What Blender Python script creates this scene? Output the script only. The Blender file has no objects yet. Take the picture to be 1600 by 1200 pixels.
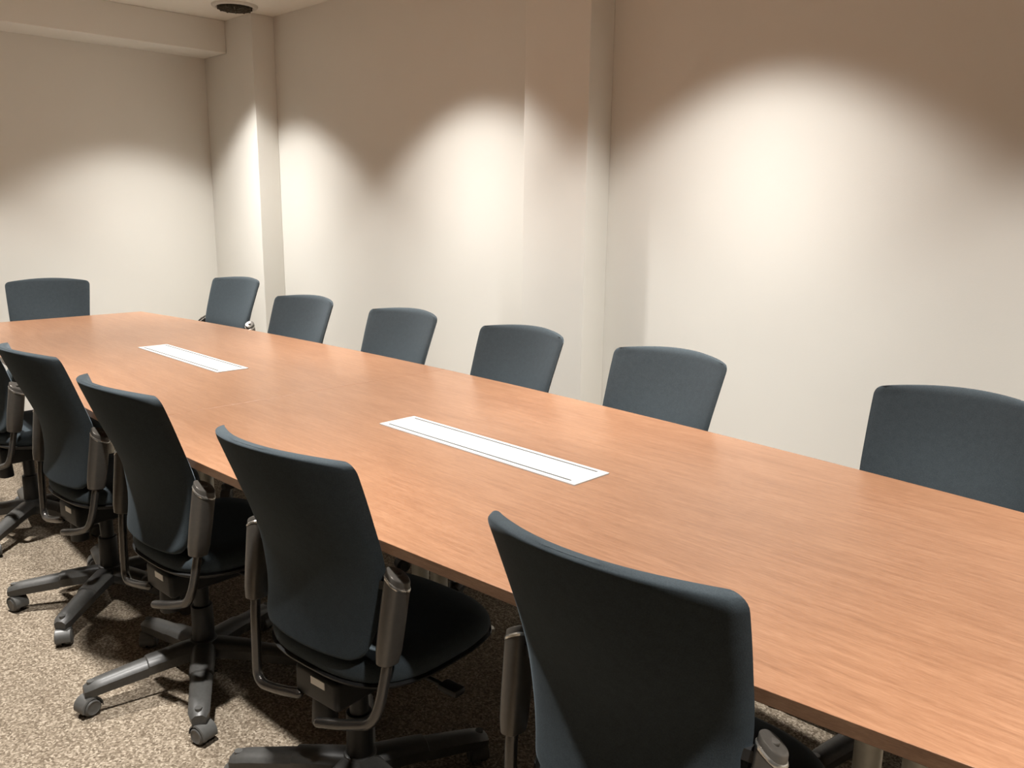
import bpy, bmesh, math, random
from mathutils import Vector, Matrix
PI = math.pi
SC = bpy.context.scene
COL = SC.collection
random.seed(7)

# ------------------------------------------------------------------ helpers
def link(o, parent=None):
    COL.objects.link(o)
    if parent is not None:
        o.parent = parent
    return o

def mesh_obj(name, bm, mat, parent=None, smooth=True, sharp=40):
    bmesh.ops.recalc_face_normals(bm, faces=bm.faces[:])
    me = bpy.data.meshes.new(name)
    if smooth:
        for f in bm.faces:
            f.smooth = True
        lim = math.radians(sharp)
        for e in bm.edges:
            if len(e.link_faces) == 2 and e.calc_face_angle(0) > lim:
                e.smooth = False
    bm.to_mesh(me)
    bm.free()
    me.materials.append(mat)
    return link(bpy.data.objects.new(name, me), parent)

def empty(name, loc, rz=0.0):
    o = bpy.data.objects.new(name, None)
    o.empty_display_size = 0.1
    o.location = loc
    o.rotation_euler = (0, 0, rz)
    return link(o)

def tag(o, label=None, cat=None, group=None, kind=None):
    if label: o['label'] = label
    if cat: o['category'] = cat
    if group: o['group'] = group
    if kind: o['kind'] = kind
    return o

def add_box(bm, lo, hi, bevel=0.0, seg=2):
    r = bmesh.ops.create_cube(bm, size=1.0)
    vs = r['verts']
    for v in vs:
        v.co = Vector([lo[i] + (v.co[i] + 0.5) * (hi[i] - lo[i]) for i in range(3)])
    if bevel > 0:
        es = list({e for v in vs for e in v.link_edges})
        bmesh.ops.bevel(bm, geom=es, offset=bevel, segments=seg, profile=0.5, affect='EDGES')
    return bm

def loft(bm, loops, cap=True):
    """skin a list of equal-length closed loops of points"""
    rows = [[bm.verts.new(p) for p in L] for L in loops]
    n = len(rows[0])
    for a, b in zip(rows[:-1], rows[1:]):
        for i in range(n):
            j = (i + 1) % n
            bm.faces.new((a[i], a[j], b[j], b[i]))
    if cap:
        for row in (rows[0], rows[-1]):
            c = bm.verts.new(sum((v.co for v in row), Vector()) / n)
            for i in range(n):
                bm.faces.new((row[i], row[(i + 1) % n], c))
    return rows

def arc_path(pts, rad, seg=6):
    """polyline with its corners rounded"""
    pts = [Vector(p) for p in pts]
    out = [pts[0]]
    for i in range(1, len(pts) - 1):
        a, b, c = pts[i - 1], pts[i], pts[i + 1]
        da, dc = (a - b), (c - b)
        r = min(rad, da.length * .48, dc.length * .48)
        p0, p1 = b + da.normalized() * r, b + dc.normalized() * r
        for k in range(seg + 1):
            t = k / seg
            out.append(p0 * (1 - t) ** 2 + b * 2 * t * (1 - t) + p1 * t * t)
    out.append(pts[-1])
    return out

def add_tube(bm, path, r, n=14, round_end=False):
    path = [Vector(p) for p in path]
    loops = []
    up = None
    for i, p in enumerate(path):
        t = (path[min(i + 1, len(path) - 1)] - path[max(i - 1, 0)]).normalized()
        if up is None:
            up = Vector((0, 0, 1)) if abs(t.z) < .9 else Vector((1, 0, 0))
        s = t.cross(up).normalized()
        up = s.cross(t).normalized()
        loops.append([p + (s * math.cos(2 * PI * k / n) + up * math.sin(2 * PI * k / n)) * r for k in range(n)])
    if round_end:
        t = (path[-1] - path[-2]).normalized()
        last = loops[-1]
        c0 = path[-1]
        for f in (.35, .7, .95):
            loops.append([c0 + t * r * math.sin(f * PI / 2) + (q - c0) * math.cos(f * PI / 2) for q in last])
    loft(bm, loops)
    return bm

def add_cyl(bm, a, b, r0, r1=None, n=24, bev=0.0):
    a, b = Vector(a), Vector(b)
    r1 = r0 if r1 is None else r1
    t = (b - a).normalized()
    up = Vector((0, 0, 1)) if abs(t.z) < .9 else Vector((1, 0, 0))
    s = t.cross(up).normalized()
    u = s.cross(t).normalized()
    def ring(c, r):
        return [c + (s * math.cos(2 * PI * k / n) + u * math.sin(2 * PI * k / n)) * r for k in range(n)]
    if bev > 0:
        loops = [ring(a, r0 - bev), ring(a + t * bev * .3, r0 - bev * .3), ring(a + t * bev, r0),
                 ring(b - t * bev, r1), ring(b - t * bev * .3, r1 - bev * .3), ring(b, r1 - bev)]
    else:
        loops = [ring(a, r0), ring(b, r1)]
    loft(bm, loops)
    return bm

def smooth01(a, b, x):
    t = max(0., min(1., (x - a) / (b - a)))
    return t * t * (3 - 2 * t)

def interp(tab, x):
    """smooth (Catmull-Rom) interpolation in a table of (x, y)"""
    if x <= tab[0][0]: return tab[0][1]
    if x >= tab[-1][0]: return tab[-1][1]
    for i in range(len(tab) - 1):
        if tab[i][0] <= x <= tab[i + 1][0]:
            x0, y0 = tab[i]; x1, y1 = tab[i + 1]
            m0 = (y1 - tab[i - 1][1]) / (x1 - tab[i - 1][0]) if i > 0 else (y1 - y0) / (x1 - x0)
            m1 = (tab[i + 2][1] - y0) / (tab[i + 2][0] - x0) if i + 2 < len(tab) else (y1 - y0) / (x1 - x0)
            h = x1 - x0; t = (x - x0) / h
            return ((2*t**3 - 3*t*t + 1) * y0 + (t**3 - 2*t*t + t) * h * m0 + (-2*t**3 + 3*t*t) * y1 + (t**3 - t*t) * h * m1)

# ------------------------------------------------------------------ materials
def new_mat(name):
    m = bpy.data.materials.new(name)
    m.use_nodes = True
    nt = m.node_tree
    return m, nt, nt.nodes['Principled BSDF']

def node(nt, kind, **kw):
    n = nt.nodes.new(kind)
    for k, v in kw.items():
        setattr(n, k, v)
    return n

def coords(nt, scale=(1, 1, 1), out='Object'):
    tc = node(nt, 'ShaderNodeTexCoord')
    mp = node(nt, 'ShaderNodeMapping')
    mp.inputs['Scale'].default_value = scale
    nt.links.new(tc.outputs[out], mp.inputs['Vector'])
    return mp.outputs['Vector']

def noise(nt, vec, scale, detail=3, rough=.5, dist=0.0):
    n = node(nt, 'ShaderNodeTexNoise')
    n.inputs['Scale'].default_value = scale
    n.inputs['Detail'].default_value = detail
    n.inputs['Roughness'].default_value = rough
    n.inputs['Distortion'].default_value = dist
    nt.links.new(vec, n.inputs['Vector'])
    return n.outputs['Fac']

def ramp(nt, fac, stops):
    r = node(nt, 'ShaderNodeValToRGB')
    el = r.color_ramp.elements
    while len(el) < len(stops): el.new(.5)
    for e, (p, c) in zip(el, stops):
        e.position = p
        e.color = (*c, 1)
    nt.links.new(fac, r.inputs['Fac'])
    return r.outputs['Color']

def mixc(nt, fac, a, b, mode='MIX'):
    m = node(nt, 'ShaderNodeMix', data_type='RGBA', blend_type=mode)
    for sock, v in ((m.inputs[0], fac), (m.inputs[6], a), (m.inputs[7], b)):
        if hasattr(v, 'links'): nt.links.new(v, sock)
        elif isinstance(v, tuple): sock.default_value = (*v, 1)
        else: sock.default_value = v
    return m.outputs[2]

def bump(nt, h, bsdf, strength, dist=.01):
    b = node(nt, 'ShaderNodeBump')
    b.inputs['Strength'].default_value = strength
    b.inputs['Distance'].default_value = dist
    nt.links.new(h, b.inputs['Height'])
    nt.links.new(b.outputs['Normal'], bsdf.inputs['Normal'])

def plain(name, col, rough=.5, metal=0.0, spec=.5, tex=0.0, scale=60):
    m, nt, b = new_mat(name)
    b.inputs['Roughness'].default_value = rough
    b.inputs['Metallic'].default_value = metal
    b.inputs['Specular IOR Level'].default_value = spec
    if tex:
        v = coords(nt)
        f = noise(nt, v, scale, 3)
        c = ramp(nt, f, [(.3, tuple(x * (1 - tex) for x in col)), (.7, tuple(min(1, x * (1 + tex)) for x in col))])
        nt.links.new(c, b.inputs['Base Color'])
        bump(nt, f, b, .08, .002)
    else:
        b.inputs['Base Color'].default_value = (*col, 1)
    return m

def wallpaper(name, col):
    m, nt, b = new_mat(name)
    v = coords(nt)
    f = noise(nt, v, 220, 4, .6)
    g = noise(nt, v, 3, 2)
    c1 = tuple(x * .985 for x in col)
    c = ramp(nt, g, [(.3, c1), (.7, col)])
    nt.links.new(c, b.inputs['Base Color'])
    b.inputs['Roughness'].default_value = .85
    b.inputs['Specular IOR Level'].default_value = .2
    bump(nt, f, b, .12, .002)
    return m

def carpet():
    m, nt, b = new_mat('carpet')
    v = coords(nt)
    vo = node(nt, 'ShaderNodeTexVoronoi')
    vo.inputs['Scale'].default_value = 190
    vo.inputs['Randomness'].default_value = 1
    nt.links.new(v, vo.inputs['Vector'])
    sep = node(nt, 'ShaderNodeSeparateColor')
    nt.links.new(vo.outputs['Color'], sep.inputs['Color'])
    f2 = noise(nt, v, 130, 4, .7)
    mx = node(nt, 'ShaderNodeMath', operation='ADD')
    m2 = node(nt, 'ShaderNodeMath', operation='MULTIPLY')
    m2.inputs[1].default_value = .55
    nt.links.new(sep.outputs[0], m2.inputs[0])
    nt.links.new(m2.outputs[0], mx.inputs[0])
    m3 = node(nt, 'ShaderNodeMath', operation='MULTIPLY')
    m3.inputs[1].default_value = .5
    nt.links.new(f2, m3.inputs[0])
    nt.links.new(m3.outputs[0], mx.inputs[1])
    c = ramp(nt, mx.outputs[0], [(.15, (.075, .056, .039)), (.42, (.165, .131, .095)), (.62, (.238, .195, .147)), (.88, (.43, .37, .29))])
    g = noise(nt, v, 2.2, 2)
    c = mixc(nt, 1.0, c, ramp(nt, g, [(.3, (.9, .9, .9)), (.7, (1, 1, 1))]), 'MULTIPLY')
    nt.links.new(c, b.inputs['Base Color'])
    b.inputs['Roughness'].default_value = .95
    b.inputs['Specular IOR Level'].default_value = .1
    bump(nt, mx.outputs[0], b, .7, .006)
    return m

def wood(name, edge=False):
    m, nt, b = new_mat(name)
    v = coords(nt, (1.6, 22, 22))
    f = noise(nt, v, 5.5, 6, .62, .25)
    v2 = coords(nt, (9, 120, 120))
    f2 = noise(nt, v2, 5.0, 4, .6)
    v3 = coords(nt, (.6, 3.2, 3.2))
    f3 = noise(nt, v3, 2.4, 3, .5, .6)
    c = ramp(nt, f, [(.26, (.160, .074, .037)), (.44, (.212, .103, .054)), (.58, (.252, .129, .070)), (.80, (.315, .174, .101))])
    c = mixc(nt, .30, c, ramp(nt, f2, [(.35, (.150, .068, .034)), (.65, (.325, .185, .110))]))
    c = mixc(nt, .55, c, ramp(nt, f3, [(.25, (.82, .78, .76)), (.75, (1.1, 1.1, 1.1))]), 'MULTIPLY')
    if edge:
        c = mixc(nt, 1.0, c, (.50, .52, .52), 'MULTIPLY')  # greyer brown edge band, with its shade put into the colour
    nt.links.new(c, b.inputs['Base Color'])
    b.inputs['Roughness'].default_value = .30
    b.inputs['Specular IOR Level'].default_value = .42
    bump(nt, f2, b, .04, .001)
    return m

def fabric(name, col):
    m, nt, b = new_mat(name)
    v = coords(nt)
    f = noise(nt, v, 420, 3, .7)
    g = noise(nt, v, 60, 3, .6)
    c = ramp(nt, f, [(.3, tuple(x * .72 for x in col)), (.7, tuple(x * 1.3 for x in col))])
    c = mixc(nt, .35, c, ramp(nt, g, [(.3, tuple(x * .8 for x in col)), (.7, tuple(x * 1.2 for x in col))]))
    nt.links.new(c, b.inputs['Base Color'])
    b.inputs['Roughness'].default_value = .92
    b.inputs['Specular IOR Level'].default_value = .15
    b.inputs['Sheen Weight'].default_value = .12
    b.inputs['Sheen Roughness'].default_value = .5
    b.inputs['Sheen Tint'].default_value = (.55, .68, .78, 1)
    bump(nt, f, b, .25, .001)
    return m

M_wall = wallpaper('wall paper', (.78, .765, .715))
M_wall2 = wallpaper('low-fill taupe wall paper', (.30, .27, .24))  # for the unseen walls: dark taupe invented to keep fill light low
M_ceil = wallpaper('ceiling paint', (.80, .77, .70))
M_carpet = carpet()
M_wood = wood('table laminate')
M_edge = wood('shaded table edge band', True)
M_white = plain('white plastic cover', (.50, .50, .49), .38, 0, .4, .015, 30)
M_gap = plain('grey slot', (.045, .045, .042), .7, 0, .3, .1)
M_fab = fabric('navy fabric', (.033, .0415, .047))
M_plas = plain('dark grey plastic', (.052, .051, .048), .42, 0, .5, .12, 120)
M_black = plain('black plastic', (.014, .014, .014), .5, 0, .4, .15, 120)
M_sleeve = plain('grey metallic sleeve', (.115, .105, .093), .36, .55, .5, .05, 90)
M_rim = plain('satin rim', (.62, .60, .56), .22, .9, .5, .03, 90)
M_tube = plain('dark steel tube', (.10, .095, .09), .26, .75, .5, .05, 90)
M_cap = plain('caster grey', (.075, .074, .070), .40, 0, .5, .08, 120)
M_stick = plain('white sticker', (.85, .83, .80), .6, 0, .3, .02)
M_leg = plain('table leg paint', (.60, .58, .51), .42, .25, .5, .05, 60)
M_beam = plain('dark steel beam', (.05, .048, .045), .5, .3, .4, .1)
M_vent = plain('vent paint', (.62, .60, .54), .5, 0, .4, .04)
M_ventdark = plain('vent grille', (.085, .075, .055), .7, 0, .3, .3, 90)
M_lens = bpy.data.materials.new('lamp lens')
M_lens.use_nodes = True
_b = M_lens.node_tree.nodes['Principled BSDF']
_b.inputs['Emission Color'].default_value = (1, .94, .84, 1)
_b.inputs['Emission Strength'].default_value = 6.0

# ------------------------------------------------------------------ the room
X0, X1 = -6.18, 3.60        # end wall ... wall behind the viewer's right
Y0, Y1 = -3.60, 3.135       # wall behind the viewer ... long wall
ZC = 2.675

def struct(name, bm, mat, parent=None, smooth=False):
    o = mesh_obj(name, bm, mat, parent, smooth)
    if parent is None: o['kind'] = 'structure'
    return o

def slab(name, lo, hi, mat, bevel=0):
    bm = bmesh.new()
    add_box(bm, lo, hi, bevel)
    return struct(name, bm, mat)

T = .12
slab('floor', (X0 - T, Y0 - T, -T), (X1 + T, Y1 + T, 0), M_carpet)
ceiling = slab('ceiling', (X0 - T, Y0 - T, ZC), (X1 + T, Y1 + T, ZC + T), M_ceil)
slab('wall_left', (X0 - T, Y0 - T, 0), (X0, Y1 + T, ZC), M_wall)
slab('wall_right', (X0, Y1, 0), (X1, Y1 + T, ZC), M_wall)
slab('wall_back', (X0, Y0 - T, 0), (X1, Y0, ZC), M_wall2)
slab('wall_front', (X1, Y0 - T, 0), (X1 + T, Y1 + T, ZC), M_wall2)
CY = 2.969
slab('trim_1', (X0, CY, 0), (-5.464, Y1, ZC), M_wall, .004)          # corner column
slab('trim_2', (-2.895, CY, 0), (-2.497, Y1, ZC), M_wall, .004)      # second column
slab('trim_3', (X0, Y0, 2.460), (-5.838, CY, ZC), M_wall, .004)      # beam along the end wall

# downlights set flush in the ceiling
LX = (-5.23, -3.39, -1.70, 0.12)
LY = (0.63, 2.37)
for ly in LY:
    for lx in LX:
        bm = bmesh.new()
        n = 40
        prof = [(.062, ZC + .001), (.062, ZC - .002), (.056, ZC - .006), (.050, ZC - .004), (.046, ZC + .001)]
        loops = [[(lx + r * math.cos(2 * PI * k / n), ly + r * math.sin(2 * PI * k / n), z) for k in range(n)] for r, z in prof]
        loft(bm, loops, cap=False)
        ring = mesh_obj('downlight', bm, M_vent, ceiling)
        bm = bmesh.new()
        add_cyl(bm, (lx, ly, ZC - .0015), (lx, ly, ZC + .001), .046, n=32)
        mesh_obj('lens', bm, M_lens, ring)
        ld = bpy.data.lights.new('downlight_lamp', 'SPOT')
        ld.energy = 550.0
        ld.color = (1.0, .968, .925)
        ld.spot_size = math.radians(2 * 51)
        ld.spot_blend = .32
        # the reflector throws most of its light straight down
        ld.use_nodes = True
        lt = ld.node_tree
        em = next(n for n in lt.nodes if n.type == 'EMISSION')
        ge = lt.nodes.new('ShaderNodeNewGeometry')
        sx = lt.nodes.new('ShaderNodeSeparateXYZ')
        ab = lt.nodes.new('ShaderNodeMath'); ab.operation = 'ABSOLUTE'
        pw = lt.nodes.new('ShaderNodeMath'); pw.operation = 'POWER'; pw.inputs[1].default_value = 5.6
        lt.links.new(ge.outputs['Incoming'], sx.inputs[0])
        lt.links.new(sx.outputs['Z'], ab.inputs[0])
        lt.links.new(ab.outputs[0], pw.inputs[0])
        lt.links.new(pw.outputs[0], em.inputs['Strength'])
        ld.shadow_soft_size = .042
        lo = bpy.data.objects.new('downlight_lamp', ld)
        lo.location = (lx, ly, ZC - .012)
        link(lo)

# ceiling air diffuser, half of it above the frame
vx, vy = -5.347, 2.795
vent = empty('ceiling_vent', (vx, vy, ZC))
tag(vent, 'round ceiling air vent with dark grille near the corner column', 'ceiling vent')
def ringprof(prof, n=48):
    bm = bmesh.new()
    loops = [[(r * math.cos(2 * PI * k / n), r * math.sin(2 * PI * k / n), z) for k in range(n)] for r, z in prof]
    loft(bm, loops, cap=False)
    return bm
mesh_obj('frame', ringprof([(.145, 0), (.143, -.008), (.135, -.014), (.120, -.016), (.112, -.010), (.112, 0)]), M_vent, vent)
bm = bmesh.new()
add_cyl(bm, (0, 0, -.0005), (0, 0, -.006), .112, n=48)
for k in range(3):
    r = .030 + .028 * k
    loops = [[(rr * math.cos(2 * PI * q / 40), rr * math.sin(2 * PI * q / 40), z) for q in range(40)] for rr, z in ((r, -.006), (r + .012, -.028), (r + .016, -.028), (r + .006, -.006))]
    loft(bm, loops, cap=False)
for k in range(12):
    a = 2 * PI * k / 12
    c, s = math.cos(a), math.sin(a)
    loops = [[(rr * c - w * s, rr * s + w * c, z) for (w, z) in ((-.003, -.006), (.003, -.006), (.003, -.030), (-.003, -.030))] for rr in (.02, .108)]
    loft(bm, loops)
mesh_obj('grille', bm, M_ventdark, vent)

# ------------------------------------------------------------------ conference table
TX0, TX1, TXM, TY = -5.247, 0.087, -2.580, 1.543
TZ, TT = .765, .024
def hw(x): return .655 - .0265 * (x - TXM) ** 2

table = empty('conference_table', (TXM, TY, 0))
tag(table, 'long boat-shaped conference table with reddish wood-grain top and white cable covers', 'table')

def outline(xa, xb, n=40, rc_a=0., rc_b=0.):
    xs = [xa + (xb - xa) * k / n for k in range(n + 1)]
    up = [(x, hw(x)) for x in xs]
    dn = [(x, -hw(x)) for x in reversed(xs)]
    return [Vector((x - TXM, y, 0)) for x, y in up + dn]

def top_half(xa, xb):
    bm = bmesh.new()
    P = outline(xa, xb)
    def loop(z, ins):
        out = []
        n = len(P)
        for i, p in enumerate(P):
            a, c = P[(i - 1) % n], P[(i + 1) % n]
            d1, d2 = (p - a), (c - p)
            n1 = Vector((d1.y, -d1.x, 0)).normalized() if d1.length > 1e-9 else Vector()
            n2 = Vector((d2.y, -d2.x, 0)).normalized() if d2.length > 1e-9 else Vector()
            m = n1 + n2
            m = m / max(m.length_squared, 1e-6) * 2
            q = p + m * ins
            out.append((q.x, q.y, z))
        return out
    loops = [loop(TZ - TT, .0015), loop(TZ - TT + .0015, 0), loop(TZ - .0008, 0), loop(TZ - .0003, .0003), loop(TZ, .0008)]
    rows = [[bm.verts.new(p) for p in L] for L in loops]
    n = len(P)
    for a, b in zip(rows[:-1], rows[1:]):
        for i in range(n):
            bm.faces.new((a[i], a[(i + 1) % n], b[(i + 1) % n], b[i]))
    bm.faces.new(rows[-1])
    bm.faces.new(list(reversed(rows[0])))
    return bm

def edge_material(o):
    o.data.materials.append(M_edge)
    for p in o.data.polygons:
        if abs(p.normal.z) < .5: p.material_index = 1

PANX, PANY0, PANY1 = .792, 1.472, 1.608      # cable cover: length and its two long sides
for xa, xb, pcx in ((TX0, TXM - .0003, -3.518), (TXM + .0003, TX1, -1.643)):
    half = mesh_obj('tabletop', top_half(xa, xb), M_wood, table, smooth=False)
    edge_material(half)
    # white cable cover: rim, two long slots and the flap between them
    x0, x1 = pcx - PANX / 2 - TXM, pcx + PANX / 2 - TXM
    y0, y1 = PANY0 - TY, PANY1 - TY
    bm = bmesh.new()
    add_box(bm, (x0, y0, TZ - .001), (x1, y1, TZ + .0035), .0012, 2)
    cover = mesh_obj('cable_cover', bm, M_white, half, smooth=False)
    cover['label'] = 'white cable cover'
    sy = .0175
    for yy in (y0 + sy, y1 - sy):
        bm = bmesh.new()
        add_box(bm, (x0 + .026, yy - .0023, TZ + .003), (x1 - .026, yy + .0023, TZ + .0042))
        mesh_obj('slot', bm, M_gap, half, smooth=False)

# legs: twin posts on a foot across the table, under each end of each half
def leg_bm(cx):
    bm = bmesh.new()
    for dx in (-.046, .046):
        add_cyl(bm, (cx + dx, 0, .035), (cx + dx, 0, TZ - TT - .03), .027, n=28)
    # foot: a shallow arch across the table, highest under the posts
    loops = []
    for k in range(21):
        t = -1 + 2 * k / 20
        y = t * .26
        w = .040 - .012 * abs(t)
        h0 = .012 + .020 * (1 - t * t)
        h1 = .030 + .045 * (1 - t * t)
        loops.append([(cx - w, y, h0), (cx + w, y, h0), (cx + w, y, h1 - .008), (cx + w * .7, y, h1), (cx - w * .7, y, h1), (cx - w, y, h1 - .008)])
    loft(bm, loops)
    for yy in (-.235, .235):
        add_cyl(bm, (cx, yy, 0), (cx, yy, .016), .020, n=18)
    return bm
for lx in (-4.68, -3.48, -1.89, -.48):
    mesh_obj('leg', leg_bm(lx - TXM), M_leg, table)
    bm = bmesh.new()
    add_box(bm, (lx - TXM - .085, -.24, TZ - TT - .035), (lx - TXM + .085, .24, TZ - TT), .004)
    mesh_obj('leg_bracket', bm, M_beam, table, smooth=False)
for xa, xb in ((-4.68, -3.48), (-1.89, -.48)):
    bm = bmesh.new()
    add_box(bm, (xa + .05 - TXM, -.03, TZ - TT - .075), (xb - .05 - TXM, .03, TZ - TT - .015), .004)
    mesh_obj('crossbeam', bm, M_beam, table, smooth=False)

# ------------------------------------------------------------------ swivel chair (origin on the floor under the gas lift, +y to the front)
BY = -.185                                         # side tips of the back's top edge
PROFILE = [(.44, .060), (.50, .082), (.56, .094), (.63, .094), (.70, .076), (.78, .048), (.85, .022), (.92, -.006)]
WIDTH = [(.44, .162), (.50, .180), (.56, .195), (.62, .206), (.68, .213), (.75, .218), (.82, .223), (.92, .229)]
ZB, ZT = .442, .905

def backrest_bm():
    bm = bmesh.new()
    NV, NU = 44, 26
    loops = []
    rc, rt = .026, .016
    for i in range(NV + 1):
        t = i / NV
        t = .5 - .5 * math.cos(PI * t)              # denser rows at both ends
        d0 = t * (ZT - ZB)
        d1 = (1 - t) * (ZT - ZB)
        d = min(d0, d1)
        z = ZB + d0
        rcc = rc if d1 < d0 else .030
        w = interp(WIDTH, z)
        if d < rcc: w -= rcc * (1 - math.sqrt(max(0, 1 - ((rcc - d) / rcc) ** 2)))
        th = .034 + .014 * math.exp(-((z - .60) / .10) ** 2)
        def edge(rad):                               # rounding of the thickness towards the top and bottom edge
            return .12 + .88 * math.sqrt(max(0, 1 - ((rad - d) / rad) ** 2)) if d < rad else 1.0
        thf, thr = th * edge(rt), th * max(edge(.005), .55)
        sag = .050 * smooth01(.45, .86, z) + .022
        y0 = BY + interp(PROFILE, z)
        crown = .013 * smooth01(.70, .905, z)
        def pt(u, side):
            e = (1 - abs(u) ** (7 if side > 0 else 16)) ** .5 if abs(u) < 1 else 0
            cy = y0 - sag * (1 - u * u)      # centre sits further back than the sides
            y = cy + e * (thf * .46 if side > 0 else -thr * .46)
            return Vector((w * u, y, z + crown * (1 - u * u)))
        us = [math.sin(PI / 2 * (-1 + 2 * k / NU)) for k in range(NU + 1)]
        us = [.5 * a + .5 * (-1 + 2 * k / NU) for k, a in enumerate(us)]
        L = [pt(u, 1) for u in us] + [pt(u, -1) for u in reversed(us[1:-1])]
        loops.append(L)
    rows = loft(bm, loops, cap=False)
    n = len(rows[0])
    for row in (rows[0], rows[-1]):                  # close the thin top and bottom edges strip by strip
        bm.faces.new((row[0], row[1], row[n - 1]))
        for k in range(1, NU - 1):
            bm.faces.new((row[k], row[k + 1], row[n - k - 1], row[n - k]))
        bm.faces.new((row[NU - 1], row[NU], row[NU + 1]))
    return bm

def seat_loop(s, z, dish=0.0, n=56, dy=0.0):
    out = []
    for k in range(n):
        a = 2 * PI * k / n
        c, q = math.cos(a), math.sin(a)
        ex = 2 / 3.0
        x = .236 * s * math.copysign(abs(c) ** ex, c)
        yr = .226 * s
        y = .082 + dy + yr * math.copysign(abs(q) ** ex, q)
        zz = z - dish * (x / .236) ** 2 * 0 - (.020 * smooth01(.18, .31, y) if z > .40 else 0)
        out.append((x, y, zz))
    return out

def star_arm(bm, ang):
    c, s = math.cos(ang), math.sin(ang)
    loops = []
    for k in range(15):
        t = {6: 6.30, 7: 6.42}.get(k, k) / 14
        r = .025 + t * .310
        top = .130 - .036 * t ** 1.3
        hgt = .050 - .012 * t
        w = .034 - .006 * t
        if k == 14: top -= .010; hgt -= .012; w *= .7
        if k == 13: top -= .001
        if r < .165: top += .0045; w += .0025          # thicker inner half of the arm
        sec = [(-w * .86, top - hgt), (w * .86, top - hgt), (w, top - hgt * .35), (w * .80, top - .006), (w * .45, top), (-w * .45, top), (-w * .80, top - .006), (-w, top - hgt * .35)]
        loops.append([(r * c - a * s, r * s + a * c, z) for a, z in sec])
    loft(bm, loops)

def caster_bm():
    """twin-wheel caster, stem on the z axis, wheels trailing along +x"""
    bm = bmesh.new()
    add_cyl(bm, (0, 0, .045), (0, 0, .098), .010, n=14)
    off, R = .012, .0265
    for sy in (-1, 1):
        a, b = .006 * sy, .0265 * sy
        loops = []
        for y, r in ((a, R * .8), (a, R), (a + (b - a) * .55, R), (a + (b - a) * .8, R * .93), (b, R * .72), (b - .001 * sy, R * .66), (b - .001 * sy, R * .3)):
            loops.append([(off + r * math.cos(2 * PI * k / 28), y, R + .0005 + r * math.sin(2 * PI * k / 28)) for k in range(28)])
        loft(bm, loops)
    # hood over the top of the wheels
    loops = []
    for y, r in ((-.0245, R + .0005), (-.0225, R + .0045), (.0225, R + .0045), (.0245, R + .0005)):
        loops.append([(off + r * math.cos(math.radians(-12 + 200 * k / 18)), y, R + r * math.sin(math.radians(-12 + 200 * k / 18))) for k in range(19)])
    rows = [[bm.verts.new(p) for p in L] for L in loops]
    for a, b in zip(rows[:-1], rows[1:]):
        for i in range(18):
            bm.faces.new((a[i], a[i + 1], b[i + 1], b[i]))
    add_cyl(bm, (0, 0, .050), (0, 0, .070), .016, .013, n=18)
    return bm

def kids(o): return [c for c in COL.objects if c.parent == o]

CASTER_ANG = [.4, 2.0, 3.5, 5.2, 1.1]

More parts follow.
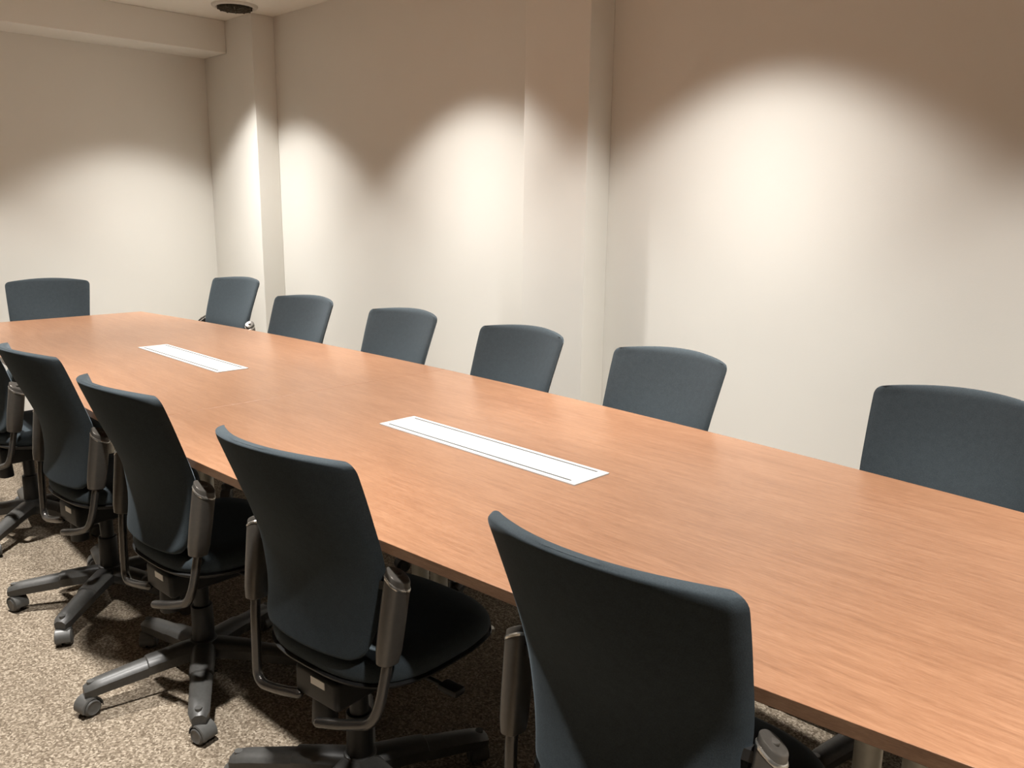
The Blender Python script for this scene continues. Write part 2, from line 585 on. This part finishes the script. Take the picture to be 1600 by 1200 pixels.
def make_chair():
    root = empty('swivel_chair', (0, 0, 0))
    back = mesh_obj('backrest', backrest_bm(), M_fab, root, sharp=75)
    # seat cushion and its black shell
    bm = bmesh.new()
    loft(bm, [seat_loop(.96, .402), seat_loop(.99, .410), seat_loop(1.0, .424), seat_loop(.985, .440), seat_loop(.94, .452), seat_loop(.86, .459), seat_loop(.6, .457), seat_loop(.25, .454)])
    mesh_obj('seat', bm, M_fab, root, sharp=75)
    bm = bmesh.new()
    loft(bm, [seat_loop(.55, .372), seat_loop(.80, .376), seat_loop(.95, .388), seat_loop(1.005, .398), seat_loop(1.012, .403), seat_loop(.97, .406)])
    mesh_obj('seat_shell', bm, M_black, root, sharp=60)
    # tilt mechanism with sticker, knob and lever
    bm = bmesh.new()
    add_box(bm, (-.075, -.125, .300), (.075, .12, .374), .012, 3)
    mech = mesh_obj('tilt_mechanism', bm, M_black, root)
    bm = bmesh.new()
    add_box(bm, (-.012, -.1268, .346), (.036, -.1248, .364))
    st = mesh_obj('sticker', bm, M_stick, mech, smooth=False)
    st['label'] = 'small white sticker'
    bm = bmesh.new()
    add_cyl(bm, (-.02, -.085, .225), (-.02, -.085, .302), .030, .026, n=28, bev=.004)
    mesh_obj('tension_knob', bm, M_black, mech)
    bm = bmesh.new()
    add_tube(bm, arc_path([(.06, .05, .345), (.17, .06, .345), (.235, .07, .335)], .03), .006, 10)
    add_box(bm, (.205, .055, .327), (.262, .090, .345), .006, 2)
    mesh_obj('lever', bm, M_black, mech)
    # bent tubes that carry the back, each with a thick sleeve
    for sx in (-1, 1):
        bm = bmesh.new()
        if sx < 0:
            path = [(-.234, -.100, .54), (-.230, -.116, .45), (-.226, -.122, .33), (-.222, -.126, .246), (-.130, -.128, .264), (-.060, -.125, .282)]
        else:
            path = [(.234, -.100, .54), (.229, -.116, .45), (.222, -.130, .37), (.206, -.140, .325), (.130, -.150, .296), (.062, -.165, .281)]
        add_tube(bm, arc_path(path, .055, 7), .0118, 16, round_end=True)
        tube = mesh_obj('support_tube', bm, M_tube, root)
        # sleeve: oval section, leaning forward towards its top
        bm = bmesh.new()
        A, B = Vector((.228 * sx, -.113, .460)), Vector((.236 * sx, -.088, .637))
        ax = (B - A).normalized()
        e1 = Vector((0, 1, 0)); e1 = (e1 - ax * e1.dot(ax)).normalized()
        e2 = ax.cross(e1)
        def oval(c, r1, r2, tilt=0.0):
            L = []
            for k in range(32):
                a = 2 * PI * k / 32
                d = e1 * (r1 * math.copysign(abs(math.cos(a)) ** .8, math.cos(a))) + e2 * (r2 * math.copysign(abs(math.sin(a)) ** .8, math.sin(a)))
                L.append(c + d - ax * tilt * (d.x * sx * .7 + d.y * .35))
            return L
        loops = [oval(A, .018, .012), oval(A + ax * .004, .026, .0175), oval(A + ax * .03, .0295, .0205), oval(A.lerp(B, .5), .0305, .0215), oval(B - ax * .006, .0305, .0215, .8)]
        loft(bm, loops)
        sl = mesh_obj('sleeve', bm, M_sleeve, root)
        bm = bmesh.new()
        loft(bm, [oval(B - ax * .006, .0312, .0222, .8), oval(B - ax * .002, .0316, .0226, .8), oval(B + ax * .001, .0300, .0210, .8)])
        mesh_obj('rim', bm, M_rim, sl)
        bm = bmesh.new()
        C = B + ax * .014
        loft(bm, [oval(B - ax * .001, .0295, .0205, .8), oval(C - ax * .003, .0290, .0200, .8), oval(C - ax * .0008, .0278, .0190, .8), oval(C, .0255, .0168, .8)])
        add_cyl(bm, C - ax * .002, C + ax * .0025, .008, n=20, bev=.0012)
        mesh_obj('cap', bm, M_sleeve, sl)
        # bracket between the cap and the backrest
        bm = bmesh.new()
        loft(bm, [[(.190 * sx, BY + .078, .615), (.190 * sx, BY + .094, .615), (.190 * sx, BY + .092, .635), (.190 * sx, BY + .076, .635)],
                  [(.224 * sx, BY + .086, .612), (.224 * sx, BY + .102, .612), (.224 * sx, BY + .103, .632), (.224 * sx, BY + .087, .632)]])
        mesh_obj('bracket', bm, M_black, root)
    # gas lift
    bm = bmesh.new()
    add_cyl(bm, (0, 0, .105), (0, 0, .245), .0330, .031, n=28, bev=.003)
    add_cyl(bm, (0, 0, .245), (0, 0, .345), .0225, n=24)
    gl = mesh_obj('gas_lift', bm, M_black, root)
    LIFT = .045                                      # seat and back ride on the lift
    for c in kids(root):
        if c is not gl: c.location.z = LIFT - (.018 if c.name.split('.')[0] in ('seat', 'seat_shell', 'tilt_mechanism') else 0)
    # five-star base on casters
    bm = bmesh.new()
    for k in range(5):
        star_arm(bm, 2 * PI * k / 5)
    add_cyl(bm, (0, 0, .072), (0, 0, .138), .046, .040, n=32, bev=.006)
    base = mesh_obj('star_base', bm, M_plas, root)
    cb = None
    for k in range(5):
        a = 2 * PI * k / 5
        if cb is None:
            c = mesh_obj('caster', caster_bm(), M_cap, base)
            cb = c
        else:
            c = cb.copy()
            link(c, base)
        c.location = (.316 * math.cos(a), .316 * math.sin(a), 0)
        c.rotation_euler = (0, 0, CASTER_ANG[k])
    return root

def copy_tree(o, parent=None):
    c = o.copy()
    link(c, parent)
    for ch in kids(o): copy_tree(ch, c)
    return c

GROUP = 'swivel chairs around the conference table'
# middle between the two top tips of the back, turn (0 = facing +y), turn of the star base, label
CHAIRS = [
    ((-.698, .888), 3, 20, 'navy fabric swivel chair closest to the viewer, at the table edge nearest the camera'),
    ((-1.488, .827), 6, -150, 'navy fabric swivel chair in front of the nearer white cable cover, second from the viewer'),
    ((-2.276, .799), 3, -103, 'navy swivel chair third from the viewer, its star base clear on the lit carpet'),
    ((-3.010, .790), 4, -51, 'navy fabric swivel chair fourth from the viewer, in front of the farther white cable cover'),
    ((-3.960, .800), 4, -120, 'navy fabric swivel chair last of the viewer-side row, only partly in the photo'),
    ((-5.590, 1.600), 70 - 180, 10, 'navy fabric swivel chair alone at the far head of the table, facing along it'),
    ((-5.019, 2.530), 191, 0, 'navy swivel chair turned at the far table corner, before the corner column'),
    ((-3.777, 2.268), 188, 15, 'navy fabric swivel chair of the wall-side row, just past the corner column'),
    ((-3.005, 2.310), 184, 30, 'navy fabric swivel chair midway between the two wall columns'),
    ((-2.255, 2.312), 180, 45, 'navy fabric swivel chair of the wall-side row, just before the second column'),
    ((-1.555, 2.300), 179, 60, 'navy fabric swivel chair beside the second column and the longest blank wall'),
    ((-.663, 2.336), 178, 5, 'navy fabric swivel chair of the wall-side row nearest the viewer, before blank wall'),
]
proto = None
for (mx, my), yaw, star, label in CHAIRS:
    if proto is None:
        ch = proto = make_chair()
    else:
        ch = copy_tree(proto)
    a = math.radians(yaw)
    ch.location = (mx + BY * math.sin(a), my - BY * math.cos(a), 0)
    ch.rotation_euler = (0, 0, a)
    tag(ch, label, 'chair', GROUP)
    for c in kids(ch):
        if c.name.split('.')[0] == 'star_base':
            c.rotation_euler = (0, 0, math.radians(star))

# ------------------------------------------------------------------ world, camera, colour
w = bpy.data.worlds.new('room')
SC.world = w
w.use_nodes = True
w.node_tree.nodes['Background'].inputs['Color'].default_value = (0, 0, 0, 1)
w.node_tree.nodes['Background'].inputs['Strength'].default_value = 0

yaw, pitch, roll = map(math.radians, (44.859, 12.011, .704))
f = Vector((-math.sin(yaw) * math.cos(pitch), math.cos(yaw) * math.cos(pitch), -math.sin(pitch)))
r = Vector((math.cos(yaw), math.sin(yaw), 0))
u = r.cross(f)
r2 = r * math.cos(roll) + u * math.sin(roll)
u2 = u * math.cos(roll) - r * math.sin(roll)
cam = bpy.data.cameras.new('camera')
cam.sensor_fit = 'HORIZONTAL'
cam.sensor_width = 36
cam.lens = 1300 / 1600 * 36
cam.clip_start = .02
co = bpy.data.objects.new('camera', cam)
co.matrix_world = Matrix(((r2.x, u2.x, -f.x, 0), (r2.y, u2.y, -f.y, 0), (r2.z, u2.z, -f.z, 1.425), (0, 0, 0, 1)))
link(co)
SC.camera = co

SC.view_settings.view_transform = 'Standard'
SC.view_settings.look = 'None'
SC.view_settings.gamma = 1.0
SC.view_settings.exposure = 0.03
SC.view_settings.use_curve_mapping = False
SC.cycles.max_bounces = 12
SC.cycles.diffuse_bounces = 4
SC.cycles.use_denoising = True
